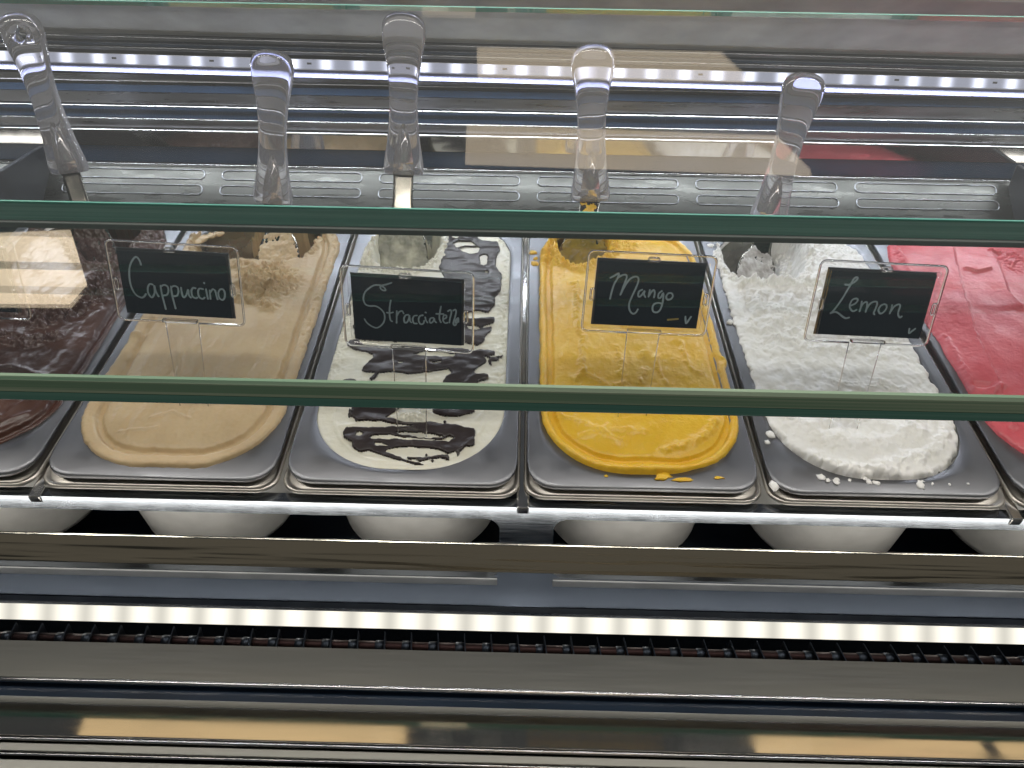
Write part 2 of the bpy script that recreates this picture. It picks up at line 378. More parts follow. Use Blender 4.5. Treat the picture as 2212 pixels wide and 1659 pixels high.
# front strip light
fst = empty('led_strip_light', Matrix.Translation((0, -.050, -.0690)), 'warm white glowing strip light below the pans at the front of the case', 'strip light')
FM = Matrix.Rotation(math.radians(-38), 4, 'X')
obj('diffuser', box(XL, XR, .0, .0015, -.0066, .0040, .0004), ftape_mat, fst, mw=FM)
obj('channel', box(XL, XR, .0017, .0080, -.0075, .0044, .0006), deck_steel, fst, mw=FM)
fchip = loft([[(r*math.cos(a), -y, r*1.35*math.sin(a)) for a in [2*math.pi*i/10 for i in range(10)]] for r, y in ((.0015, .0001), (.0012, .0008), (.0003, .0012))], True)
x = -.9
while x < .9:
    obj('led_chip', fchip, fchip_mat, fst, mw=FM @ Matrix.Translation((x, 0, -.0012))); x += .0258
# cooler fins and tube in the recess
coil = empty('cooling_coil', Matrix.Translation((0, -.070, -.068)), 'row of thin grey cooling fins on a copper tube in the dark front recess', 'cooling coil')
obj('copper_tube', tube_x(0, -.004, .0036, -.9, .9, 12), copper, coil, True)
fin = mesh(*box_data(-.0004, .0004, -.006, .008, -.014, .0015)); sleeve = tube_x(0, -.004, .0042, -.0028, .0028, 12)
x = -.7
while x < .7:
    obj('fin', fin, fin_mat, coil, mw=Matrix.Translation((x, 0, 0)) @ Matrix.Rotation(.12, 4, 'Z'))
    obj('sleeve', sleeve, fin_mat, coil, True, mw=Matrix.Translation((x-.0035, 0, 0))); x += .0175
# rail crossing in front of the grille
rail = tag(obj('glass_rail', box(XL, XR, -.1225, -.1205, .0618, .0818, .0008, 3), rail_steel), 'flat polished steel rail crossing in front of the grille slots', 'rail')
rail.rotation_euler = (0, 0, 0)

structure('case_floor', box(-.9, .9, -.04, .43, -.166, -.162), navy)
for sx, w_ in ((-1, 'left'), (1, 'right')):
    e_ = tag(obj('end_panel', box(-.0025, .0025, .004, .4150, -.160, .095, .001), dark), 'low grey end panel of the case at its %s end' % w_, 'case panel')
    e_.location = (sx*.5125, 0, 0)
# the canopy and its strip light hang a little lower at the right
ROLL = Matrix.Translation((0, .42, .18)) @ Matrix.Rotation(.009, 4, 'Y') @ Matrix.Translation((0, -.42, -.18))
for o in list(COL.objects):
    if o.name.split('.')[0] in ('canopy', 'canopy_lip', 'trim') and o.parent is case or o.name == 'rear_strip_lamp': o.matrix_basis = ROLL @ o.matrix_basis
strip.matrix_basis = ROLL @ strip.matrix_basis

# ------------------------------------------------------------ glass
def glass_box(name, x0, x1, y0, y1, z0, z1):
    me = box(x0, x1, y0, y1, z0, z1)
    return me
sh = empty('glass_shelf', Matrix.Translation((0, -.0945, .205)), 'clear glass shelf with thick green edges above the gelato pans', 'glass shelf')
X0, X1 = -.8, .8
obj('pane', box(X0, X1, -.0745, .0755, -.0045, .0045), glass_sheet, sh)
obj('polished_edge', profile_x([(-.0750, .0050), (-.0766, .0050), (-.0776, .0040), (-.0776, -.0008), (-.0750, -.0008)], X0, X1), edge_green, sh)
obj('polished_edge', profile_x([(-.0750, -.0010), (-.0776, -.0010), (-.0776, -.0042), (-.0768, -.0050), (-.0750, -.0050)], X0, X1), edge_teal, sh)
obj('polished_edge', profile_x([(.0760, .0050), (.0776, .0050), (.0784, .0042), (.0784, -.0044), (.0776, -.0050), (.0760, -.0050)], X0, X1), edge_teal, sh)
obj('seal_strip', box(X0, X1, .0740, .0800, -.0085, -.0053, .0005), lip_pl, sh)
TH = math.radians(31.6)
PM = Matrix.Translation((0, .0130, .2060)) @ Matrix.Rotation(-TH, 4, 'X')
up = empty('front_glass_pane', PM, 'clear sloping front glass pane in front of the spatula handles', 'glass pane')
obj('pane', box(X0, X1, .0, .006, -.009, .0980), veil_glass, up)
obj('polished_edge', box(X0, X1, .0003, .0057, .0981, .0986), edge_teal, up)
# raised tubes imitate the rounded reflections of pan rims in the rear ledge
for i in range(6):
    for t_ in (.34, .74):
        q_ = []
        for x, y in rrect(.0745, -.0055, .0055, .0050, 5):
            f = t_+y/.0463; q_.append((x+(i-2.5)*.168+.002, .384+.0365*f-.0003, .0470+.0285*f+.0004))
        obj('rim_reflection', tube_path(q_, .00065, 6, True), grey_panel, case, True)
# ------------------------------------------------------------ pans
KINDS = ['choc', 'capp', 'strac', 'mango', 'lemon', 'rasp']
FLAV = {'choc': 'dark brown chocolate gelato', 'capp': 'pale coffee brown gelato', 'strac': 'white gelato streaked with dark chocolate sauce',
        'mango': 'bright yellow mango sorbet', 'lemon': 'snowy white lemon sorbet', 'rasp': 'pink red berry sorbet'}
HOLE = (.070, .0200, .3450, .060)
def ring(hw, y0, y1, r, w, n=8): return [(x, y, w) for x, y in rrect(hw, y0, y1, r, n)]
def make_pan_meshes():
    r = []
    for ins, w in ((.016, -.0022), (.0095, -.0050), (.0045, -.0074), (.0030, -.0074), (.0018, -.0058), (.0008, -.0058), (0, -.0072), (0, -.0080), (.0010, -.0092), (.0035, -.0092)):
        r.append(ring(.0826-ins, .0032+ins, .3790-ins, max(.014-ins*.3, .004), w, 6))
    rim = loft(r)
    h = HOLE; c = []
    for d, w in ((-.004, -.0035), (0, -.0030), (.0006, -.006), (.0018, -.03), (.0035, -.075), (.0060, -.108), (.0100, -.116), (.03, -.118)):
        c.append(ring(h[0]-d-.0005, h[1]+d, h[2]-d, max(h[3]-d, .004), w, 12))
    cont = loft(c, True)
    outer = rrect(.0806, .0085, .3740, .019, 6); hole = rrect(*[HOLE[0], HOLE[1], HOLE[2], HOLE[3]], 12)
    return rim, cont, outer, hole
rim_me, cont_me, outer, hole = make_pan_meshes()
steel_in = metal('liner_steel', (.42, .41, .39), .25, .05, 30)
liner_me = loft([ring(HOLE[0]-d-.0012, HOLE[1]+d+.0008, HOLE[2]-d-.0008, HOLE[3]-d, w, 12) for d, w in ((.0004, -.0038), (.0012, -.015), (.0020, -.035), (.0035, -.075))])
def plate_mesh(seed):
    S, V = grid(1.6, -82, 82, 6, 378)
    so = sd_rr(S, V, 80.6, 8.5, 374, 19); sh_ = sd_rr(S, V, 70, 20, 345, 60)
    # conforming rings between the outer outline and the hole, so the sheet can sag and bulge a little
    n = len(outer); import bisect
    def res(L, m):
        P = [Vector(p) for p in L]; d = [0]
        for i in range(len(P)): d.append(d[-1]+(P[(i+1) % len(P)]-P[i]).length)
        out = []
        for j in range(m):
            t = d[-1]*j/m; i = min(bisect.bisect_right(d, t)-1, len(P)-1); f = (t-d[i])/max(d[i+1]-d[i], 1e-9)
            out.append(P[i].lerp(P[(i+1) % len(P)], f))
        return out
    cen = Vector((0, .19)); m = 160
    def byang(L):
        L2 = res(L, 600); out = []
        for j in range(m):
            # match by position along a stadium core line
            a = 2*math.pi*j/m; d = Vector((math.cos(a), math.sin(a)*1.0))
            out.append(max(L2, key=lambda q: ((q-cen).x/.08*d.x+(q-cen).y/.185*d.y)-abs((q-cen).x/.08*-d.y+(q-cen).y/.185*d.x)*2.5))
        return out
    A = byang(hole); B = byang(outer); rings = []
    for t, w in ((0, -.0009), (0, .0006), (.02, .0012), (.35, .0012), (.9, .0012), (.965, .0011), (.99, .0006), (1, -.0004), (1, -.0014)):
        rr = []
        for a, b_ in zip(A, B):
            q = a.lerp(b_, t); z = w+(.0007*math.sin(q.y*38+seed)*math.sin(q.x*30+seed*2) if 0 < t < 1 else 0)
            f = max(0, (.022-q.y)/.022)
            rr.append((q.x, q.y, z-.0012*f*f*4))
        rings.append(rr)
    return loft(rings)
def pan_matrix(i): return PFM @ Matrix.Translation(((i-2.5)*PITCH, 0, 0))
for i, k in enumerate(KINDS):
    p = empty('gelato_pan', pan_matrix(i), 'steel pan with grey cover plate holding the '+FLAV[k], 'pan', 'gelato pans side by side in the case')
    obj('rim', rim_me, pan_steel, p, True)
    obj('container', cont_me, cont_steel, p, True)
    obj('liner', liner_me, steel_in, p, True)
    obj('cover_plate', plate_mesh(i*1.7), plate_mat, p, True)
for i in (0, 2, 4):
    u = (i-2)*PITCH
    b_ = obj('divider_bar', box(-.0042, .0042, -.0030, .372, -.0165, -.0095, .0010), steel, mw=PFM @ Matrix.Translation((u+.001, 0, 0)))
    tag(b_, ['steel support bar end between the chocolate and coffee coloured pans', '', 'steel support bar end between the coffee and the chocolate streaked pans', '', 'steel support bar end between the yellow and the lemon pans'][i], 'support bar', 'support bars between pans')

# ------------------------------------------------------------ gelato
def cav(S, V, poly, depth, wall=7, seed=0, jag=2.2):
    n = fbm(S/5, V/5, 3, seed)*jag
    sd = sd_poly(S, V, poly)+n
    return sd, -depth*ss(-1.0, wall, sd)
def rough(S, V, sc, seed): # clotted torn flakes
    wx = fbm(S/9, V/9, 3, seed+5)*5; wy = fbm(S/9, V/9, 3, seed+9)*5
    a = ridged((S+wx)/sc, (V+wy)/sc*.8, 3, seed); b_ = fbm((S+wy)/(sc*.55), (V+wx)/(sc*.5), 3, seed+3)
    return (a-.55)*1.7+b_*.9
def finish(name, S, V, H, keep, mat, i, label, DX=None, DY=None):
    H = np.where(sd < 0, np.maximum(sd*2.2, -3)-.2, H)
    me = height_mesh(S, V, H, keep, DX, DY)
    o = obj(name, me, mat); o.matrix_world = pan_matrix(i)
    tag(o, label, 'gelato'); return o
ST = .72
S, V = grid(ST)
GEL = {}
def edge_profile(sd, t, r): return t*np.sqrt(np.clip(1-(1-np.clip(sd/r, 0, 1))**2, 0, 1))
def tracked(sd, lip, g0, g1, g2, top):
    """outer lip, a track pressed round the edge, then the smooth mass"""
    x = [0, .6, 1.6, 3.2, g0-2.2, g0-.6, g0+.4, g1, g1+.7, g2, g2+3, g2+12, g2+40]
    y = [-.4, lip*.55, lip*.85, lip, lip*.9, lip*.70, .4, -.2, .6, top*.62, top*.78, top, top*1.12]
    return np.interp(sd, x, y)

# cappuccino
n1 = fbm(S/22, V/22, 3, 1)*1.6+fbm(S/5, V/5, 2, 2)*.5
sd = sd_rr(S, V, 74.5, 16.5, 344, 58, .4)+n1
H = tracked(sd, 4.6, 10.0, 13.6, 16.0, 5.6)
core = ss(18, 24, sd)
H = H+core*(fbm(S/16, V/60, 3, 3)*1.3+fbm(S/4, V/18, 3, 4)*.35)+fbm(S/3, V/3, 2, 7)*.18
H += core*.9*np.exp(-((sd_line(S, V, P_("-30,150 -18,118 -12,95"))-1)/1.6)**2)
for pl in ("-20,60 -6,66 8,60", "-45,44 -30,47 -12,50", "-10,30 10,29 30,35 44,47", "2,84 16,80 30,88"):
    d = sd_line(S, V, P_(pl)); H += core*.95*np.exp(-(d/1.1)**2)
right = ss(40, 58, S)*ss(120, 160, V)
H += right*ss(10, 4, sd)*fbm(S/4, V/6, 3, 12)*2.2
sc, dc = cav(S, V, P_("-67,300 -60,282 -47,271 -21,265.5 -6,268 21,265 43,272 50,288 55,340 -60,345"), 62, 9, 3)
cl = np.exp(-(((S-20)/27)**2+((V-232)/24)**2)**2)
patch = np.maximum(cl*1.0, .75*np.exp(-((sd_line(S, V, P_("-10,256 8,250 25,256"))-0)/8)**2))
patch = np.maximum(patch, .8*np.exp(-(sd_line(S, V, P_("6,204 24,203 32,196"))/6)**2))
rimn = np.exp(-((sc+3)/4.5)**2)*ss(-75, -20, S+np.where(V > 285, 60, 0))
H += patch*(rough(S, V, 9.5, 21)*8+fbm(S/3.2, V/3.2, 3, 26)*2.2+2)
rimr = np.exp(-((sc+2.5)/4)**2)*ss(268, 285, V); H += rimr*(rough(S, V, 6, 23)*3.2+2)
H += dc+ss(0, 12, sc)*(rough(S, V, 12, 24)*6)
lipb = np.exp(-(((S+66)/7)**2+((V-156)/3)**2)); H += lipb*3.5
keep = (sd > -1.6) | (lipb > .5)
DX = -np.where(lipb > .3, 2, 0)*0+fbm(S/6, V/6, 2, 31)*.6
keep &= ~((sc > 6) & (sd < 13))
DX += (patch+rimr)*fbm(S/5, V/5, 3, 33)*4; DY = (patch+rimr)*fbm(S/5, V/5, 3, 37)*4
finish('gelato', S, V, H, keep, G['capp'], 1, 'pale coffee brown gelato with a smooth top, torn patch and scooped hollow', DX, DY)

# stracciatella
sd = sd_rr(S, V, 70.5, 19.5, 346, 60)+fbm(S/10, V/10, 3, 41)*.5
H = -1.6+edge_profile(sd, 2.2, 2.5)+fbm(S/24, V/14, 3, 42)*1.0+fbm(S/3, V/3, 2, 43)*.15
er = ss(15, 3, sd)*ss(90, 130, V)*ss(20, 50, np.abs(S)); H += er*(rough(S, V, 7, 44)*1.2)
arc = sd_rr(S, V, 56, 26, 400, 50); H += .9*np.exp(-((arc)/1.6)**2)*ss(90, 55, V)
for pl in ("-50,60 -30,64 0,68 20,72", "50,70 58,84 60,100", "40,110 46,118 60,116"):
    d = sd_line(S, V, P_(pl)); H += .8*np.exp(-(d/1.8)**2)
mound = np.exp(-(((S-2)/14)**2+((V-70)/5.5)**2)**1.5); mound = np.maximum(mound, .8*np.exp(-(((S-12)/6)**2+((V-75)/6)**2)))
Hg = H+mound*(3.8+rough(S, V, 6, 45)*2.0)
sc, dc = cav(S, V, P_("-58,345 -60,290 -56,272 -46,263 -22,262 -9,268 -2,283 2,300 2,345"), 55, 8, 46, 2.5)
rim_ = np.exp(-((sc+3.5)/4.2)**2)
Hg = Hg+rim_*(rough(S, V, 6.5, 47)*3.0+2.8)+dc
er2 = ss(-50, -62, S)*ss(245, 262, V); Hg += er2*(rough(S, V, 6, 48)*2.6+1.5)
g = finish('gelato', S, V, Hg, (sd > -1.6), G['strac'], 2, 'white vanilla gelato streaked with glossy dark chocolate')
SAUCE = [P_('7.9,323.3 16.1,314.0 24.1,326.7 33.2,324.2 39.7,313.6 47.2,311.1 57.5,310.2 59.4,298.3 56.2,285.2 56.1,267.7 61.8,258.1 62.3,230.0 56.5,220.7 58.2,211.9 52.2,198.8 44.2,201.7 36.4,200.3 30.5,189.6 38.4,188.8 48.7,190.2 58.9,192.2 58.0,184.3 51.6,182.0 46.7,177.7 56.2,180.1 55.8,173.0 51.6,167.9 50.1,159.9 45.4,154.9 40.4,155.7 32.6,159.3 -10.5,163.8 -29.1,208.9 -5.0,232.2 9.8,249.1 4.2,265.8 5.7,280.8 6.0,293.7 7.8,307.0 4.4,312.2'),
 P_('-61.0,178.2 -55.9,178.3 -23.6,167.3 30.5,189.6 32.8,157.4 -9.8,157.9 -51.3,158.5 -55.4,160.3'),
 P_('-61.5,152.3 -55.5,146.7 -38.7,141.6 -37.2,136.1 -43.3,124.9 -44.5,121.2 -39.9,118.7 -29.2,119.1 -17.4,120.3 -5.1,118.1 -0.5,119.1 6.5,121.1 13.6,122.2 24.1,125.3 27.0,120.0 22.6,115.4 21.5,107.5 26.0,102.5 48.2,103.2 48.4,110.1 51.3,112.0 55.9,113.9 55.7,118.3 52.1,119.9 47.4,118.0 44.2,122.3 46.9,127.8 53.8,135.4 52.3,140.9 60.8,143.0 59.4,147.7 54.4,149.5 40.9,147.1 33.3,149.7 3.5,149.7 -8.7,148.3 -24.0,151.6 -46.3,150.9 -53.8,158.4 -59.9,157.2'),
 P_('-46.0,91.8 -43.5,70.7 -39.2,65.4 -21.3,65.2 -12.2,63.9 -3.1,62.6 7.1,61.4 12.3,64.7 9.8,67.7 -8.3,68.7 -19.6,69.1 -14.6,73.2 -9.5,78.2 -6.4,89.7 -25.8,95.8'),
 P_('14.3,90.4 16.4,75.0 22.8,72.8 31.9,71.5 39.6,74.2 48.4,78.4 40.3,81.4 32.7,91.0'),
 P_('-47.2,53.6 -44.7,58.3 -33.6,58.6 -20.3,58.3 -7.1,59.4 6.0,61.4 12.1,67.0 23.5,64.2 34.7,63.8 41.7,60.2 48.4,59.6 49.3,53.6 48.8,43.2 42.9,41.5 39.5,35.6 39.1,33.5 36.7,37.0 31.5,35.4 24.7,38.8 14.8,40.7 -0.4,40.9 -12.2,39.8 -13.8,36.2 -8.0,32.8 1.1,28.8 11.1,25.6 16.5,23.9 11.3,23.7 1.3,26.9 -7.5,29.2 -16.7,33.9 -23.5,35.9 -32.0,35.6 -36.4,39.1 -39.0,44.9 -45.3,49.2'),
 P_('9.6,29.0 22.1,32.5 31.7,33.1 32.4,30.4 20.2,29.8 12.0,27.1'),
 P_('-36.3,110.9 -32.8,118.9 -29.3,119.9 -33.7,109.2')]
HOLES = [P_('-38.3,54.6 -34.8,55.5 -31.2,51.8 -33.2,49.2 -36.7,50.6'),
 P_('-27.2,49.7 -23.7,51.9 -12.8,52.3 -1.5,50.2 13.9,49.2 24.9,48.6 31.2,52.3 34.1,49.8 30.6,46.4 14.2,46.2 -7.8,47.8 -25.2,47.2'),
 P_('-10.9,54.7 2.2,55.9 18.9,54.2 29.1,50.9 13.9,49.8 -1.7,51.7'),
 P_('-24.1,43.9 -18.4,45.2 -9.7,41.4 -19.9,40.6'),
 P_('13.8,304.5 19.1,312.2 31.0,310.5 41.1,300.3 38.0,291.0 30.9,288.2 23.4,293.1 17.1,299.4'),
 P_('40.0,284.7 43.8,289.9 47.9,287.5 48.6,272.4 44.8,269.2 42.1,272.1'),
 P_('46.0,260.0 48.4,262.5 51.1,260.1 48.6,257.2'),
 P_('37.8,198.3 42.8,201.6 50.9,198.7 55.7,192.1 46.1,190.1 39.5,192.0'),
 P_('33.7,180.4 40.1,181.6 47.4,177.4 44.3,174.6 37.8,176.4'),
 P_('-53.1,158.0 -38.6,157.3 -19.4,154.1 -15.5,148.1 -31.0,147.9 -46.6,152.8'),
 P_('-7.9,141.1 3.9,146.4 25.0,144.7 29.4,142.9 27.9,139.0 14.4,139.3 3.3,139.6'),
 P_('-17.9,133.4 -13.7,134.1 -12.8,131.3 -16.4,130.9'),
 P_('8.2,133.9 18.8,134.2 18.1,131.8 9.7,131.5'),
 P_('-17.0,117.7 0.7,119.5 18.6,120.1 24.4,121.7 26.1,119.1 21.4,114.5 19.7,107.5 7.9,107.1 -2.1,112.0 -16.6,114.2')]
S2, V2 = grid(.5, -70, 70, 20, 346)
wS = S2+fbm(S2/6, V2/6, 3, 51)*1.6; wV = V2+fbm(S2/7, V2/5, 3, 54)*1.6
mk = np.zeros(S2.shape)
for p_ in SAUCE: mk = np.maximum(mk, inside(wS, wV, p_))
for p_ in HOLES: mk = mk*(1-inside(wS, wV, p_))
for cx, cy_, rx, ry in ((-51.5, 106, 6.3, 4.6), (-22, 105, 5, 4), (26.2, 66.5, 1.1, .9), (16, 33.5, .9, .8), (21, 27.5, 1.1, .8), (-2, 105, 1.2, 1), (60, 137, 4, 1.4), (8, 104, 3.5, 4)):
    mk = np.maximum(mk, (((S2-cx)/rx)**2+((V2-cy_)/ry)**2 < 1)*1.0)
for pl in ("52,143 58,139 62,139 66,142", "56,136 58,131", "4,31 14,29 24,31.5", "4,300 14,296 26,302 40,304", "-46,77 -45,70", "33,48 36,44"):
    mk = np.maximum(mk, (sd_line(wS, wV, P_(pl)) < .75)*1.0)
sauce_sd = blur(mk, 3)
import numpy as _n
def samp(F, s, v):
    x = np.clip((s-S[0, 0])/ST, 0, S.shape[1]-1.001); y = np.clip((v-V[0, 0])/ST, 0, S.shape[0]-1.001); xi = x.astype(int); yi = y.astype(int); fx = x-xi; fy = y-yi
    return (F[yi, xi]*(1-fx)+F[yi, xi+1]*fx)*(1-fy)+(F[yi+1, xi]*(1-fx)+F[yi+1, xi+1]*fx)*fy
thick = blur(mk, 7)
Hs = samp(np.maximum(blur(H, 5), blur(H, 1))+mound*-2.5, S2, V2)+.25+np.minimum((sauce_sd-.30)*5, 1.2)+thick*(.5+fbm(S2/22, V2/14, 2, 57)*1.6)
scs = samp(sc, S2, V2)
sm = height_mesh(S2, V2, Hs, (sauce_sd > .12) & (scs < -1.5))
so = obj('chocolate_sauce', sm, sauce_mat, g)

# mango
sd = sd_rr(S, V, 74.2, 22.5, 340, 58, 3.0)+fbm(S/20, V/24, 3, 61)*1.5+fbm(S/4, V/4, 2, 62)*.5
bl = np.exp(-(((S-77)/4)**2+((V-140)/5)**2)); sd = sd+bl*4
H = tracked(sd, 4.4, 6.2, 10.0, 11.6, 5.2)
core = ss(13, 18, sd)
H += core*(fbm(S/18, V/30, 3, 63)*1.4+fbm(S/5, V/7, 3, 64)*.28)+fbm(S/2.2, V/2.2, 2, 65)*.14
wS = S+fbm(S/7, V/7, 3, 66)*2.6; wV = V+fbm(S/7, V/7, 3, 69)*2.6
for pl, h, w in (("-39.6,240 -36.8,218 -40.4,196 -38.6,175 -34.9,161 -37.8,135 -37.7,120 -44.5,113", 1.7, 2.4), ("-37.7,120 -28.3,113 -17,103 -8.6,108", 1.5, 2.4),
                 ("-8.4,152 -6.1,139 -8.6,118", 1.1, 2.0), ("22,138 22.2,125 26,109", 1.3, 1.8), ("45.3,161 45,142 49,124.6 56,122", 1.4, 1.8),
                 ("11,124 9,116 6,109", 1.3, 2.6), ("-57,73 -32,61 -14,47", 1.0, 2.2), ("17,40 35,46 50,57 58,68", 2.2, 3.5), ("-48,50 -20,60 4,57", .8, 3)):
    d = sd_line(wS, wV, P_(pl)); H += core*1.5*h*np.exp(-(d/w)**2)*(.8+.6*fbm(S/4, V/4, 2, 67))
H += core*2.2*np.exp(-(((wS-13.5)/4.5)**2+((wV-143)/4.5)**2)**1.4)
sc, dc = cav(S, V, P_("-55,345 -53,289 -46,276 -35,266 -14,281 -4,292 -1,345"), 58, 8, 70, 2)
rim_ = np.exp(-((sc+4.5)/5.5)**2)*ss(255, 266, V+np.where(S < -25, 8, 0)); H += rim_*(rough(S, V, 6.5, 71)*3.6+2.6)+dc
r2 = np.exp(-(((S-12)/13)**2+((V-305)/14)**2)**2); H += r2*(rough(S, V, 8, 72)*2.4+1)
r3 = np.exp(-(((S+62)/9)**2+((V-287)/18)**2)**2); H += r3*(rough(S, V, 7, 73)*3.4+2.4)
finish('gelato', S, V, H, sd > -1.6, G['mango'], 3, 'bright yellow mango sorbet with a pressed edge track and scooped hollow')

# lemon
nn = fbm(S/9, V/9, 4, 81)*3.2
sd = sd_rr(S, V, 69.5, 22.5, 345, 60, .3)+nn+np.where(S < -40, 3.5, 0)*ss(60, 100, V)
H = edge_profile(sd, 3.4, 3.5)-.2+ss(4, 30, sd)*2.2
zone = np.exp(-((V-205)/62)**4)
low = ss(120, 70, V)
wS = S+fbm(S/14, V/14, 3, 82)*7; wV = V+fbm(S/14, V/14, 3, 85)*7
H += zone*(rough(S, V, 17, 83)*2.4)*ss(5, 16, sd)+fbm(S/4, V/4, 3, 84)*.3+fbm(S/14, V/20, 3, 86)*2.4+low*ss(5, 16, sd)*rough(S, V, 22, 183)*.9
for pl, h, w in (("-55,248 -35,251 -20,246 -5,244 10,250 25,262", 4.0, 4.5), ("-37,207 -17,193 -4,183 20,190", 3.4, 6), ("-44,173 -26,157 -5,153 22,159 38,157", 2.2, 5), ("-54,224 -45,201 -33,182", 2.0, 4),
                 ("-43,37 -27,29 -3,28 17,34 40,46 57,64", 2.2, 5), ("-50,75 -35,58 -10,50 20,56 36,66", 1.6, 6), ("21,62 32,68 42,74", 1.4, 2), ("-10,118 10,108 30,116 42,108", 1.6, 4), ("-30,100 -10,92 0,96", 1.4, 5)):
    d = sd_line(wS, wV, P_(pl)); H += 1.45*h*np.exp(-(d/w)**2)*(.75+.9*fbm(S/5, V/5, 3, 87))
H -= 2.0*np.exp(-(sd_line(wS*.3+S*.7, V, P_("-57,240 -55,190 -52,140 -48,100"))/3.2)**2)
H -= 1.5*np.exp(-(((S-24)/11)**2+((V-80)/10)**2)**2)
sc, dc = cav(S, V, P_("-60,345 -65,300 -66,280 -62,262 -52,250 -23,250 -4,256 8,272 16,300 20,345"), 56, 8, 88, 2.5)
dc = dc*(1-ss(-20, 10, S)*.55)
H += np.exp(-((sc+3.5)/4.2)**2)*(rough(S, V, 6, 89)*2.8+1.6)+dc+ss(2, 10, sc)*rough(S, V, 9, 90)*4
H += ss(-5, 20, S)*ss(262, 290, V)*rough(S, V, 11, 91)*2.2
keep = (sd > -1.6) & ~((sc > 5) & (S < -38))
finish('gelato', S, V, H, keep, G['lemon'], 4, 'snowy white lemon sorbet with a rough torn surface', fbm(S/5, V/5, 3, 92)*1.4, fbm(S/5, V/5, 3, 94)*1.4)

# raspberry
sd = sd_rr(S, V, 75.5, 26, 348, 60)+fbm(S/16, V/16, 3, 101)*1.6+fbm(S/4, V/4, 2, 102)*.5
H = edge_profile(sd, 4.5, 5)+ss(3, 40, sd)*4.5+fbm(S/30, V/50, 2, 103)*1.6+fbm(S/3, V/3, 2, 104)*.16
def crease(H, pts, h, w, side=1):
    p_ = sorted(P_(pts), key=lambda q: q[1]); x = np.interp(V, [q[1] for q in p_], [q[0] for q in p_])+fbm(S/6, V/10, 2, 105)*1.2
    d = (S-x)*side; vr = ss(p_[0][1]-3, p_[0][1]+6, V)*ss(p_[-1][1]+3, p_[-1][1]-6, V)
    return H+vr*h*np.where(d > 0, np.exp(-d/w), np.exp(d/1.0))
H = crease(H, "-6,345 -10,316 -24.5,268 -35.4,221 -45.2,178 -48.9,148 -51.2,120 -54.6,104", 3.0, 20, -1)
H = crease(H, "30,340 27,323 13.9,262 8,234 11.1,209", 2.6, 22, -1)
for pl, h, w in (("-16,269 -6.5,265 6,268", 2.6, 1.6), ("-62.6,314 -65.5,285 -65.5,265", 1.6, 2), ("-68,177 -69,147 -70,127 -72,111", 1.3, 1.6), ("-60,72 -64,90 -60,108 -50,112", 2.2, 3), ("-30,330 0,336 30,332 60,312", 2, 3), ("20,300 40,296 60,270", 2, 2)):
    d = sd_line(S+fbm(S/5, V/5, 2, 107)*2, V, P_(pl)); H += h*np.exp(-(d/w)**2)
d = sd_line(S, V, P_("-69,116 -60,113")); H -= 3*np.exp(-(d/3)**2)
r_ = np.exp(-(((S-34)/14)**2+((V-285)/20)**2)**2)+np.exp(-(((S+66)/5)**2+((V-290)/14)**2)**2); H += r_*rough(S, V, 8, 108)*2
finish('gelato', S, V, H, sd > -1.6, G['rasp'], 5, 'pink red berry sorbet, smooth with long diagonal creases')

# chocolate
sd = sd_rr(S, V, 74.5, 24, 344, 58)+fbm(S/18, V/18, 3, 121)*1.6+fbm(S/4, V/4, 2, 122)*.5
H = tracked(sd, 3.2, 4.5, 7.6, 9.6, 5.8)
core = ss(10, 16, sd)
H += core*(fbm(S/18, V/30, 3, 123)*1.4+fbm(S/6, V/9, 3, 124)*.5)
for pl, h, w in (("20,50 40,58 52,80 50,100", 1.2, 3), ("0,40 30,42 56,62", 1.2, 2.5), ("30,70 44,86 40,104", 1.0, 2), ("0,108 20,112 44,104", .9, 2)):
    H += core*h*np.exp(-(sd_line(S, V, P_(pl))/w)**2)
c1 = np.exp(-(sd_line(S, V, P_("-30,175 0,190 17,173 31,186 43,204 46,238"))/15)**4)
c2 = np.exp(-(sd_line(S, V, P_("-40,150 0,145 20,140 37,148"))/7)**4)
H += np.maximum(c1, c2*.8)*(rough(S, V, 10, 125)*6.5+fbm(S/3, V/3, 3, 129)*1.6+2.2)
sc, dc = cav(S, V, P_("-60,345 -58,310 -20,300 4,270 17,254 35,256 46,275 50,345"), 55, 9, 126, 2.5)
H += np.exp(-((sc+4)/5)**2)*(rough(S, V, 7, 127)*3.2+2)+dc
r4 = np.exp(-(((S-60)/12)**2+((V-305)/22)**2)**2); H += r4*(rough(S, V, 9, 128)*4+3)
finish('gelato', S, V, H, sd > -1.6, G['choc'], 0, 'dark brown chocolate gelato with a torn clotted middle, at the left end of the row')

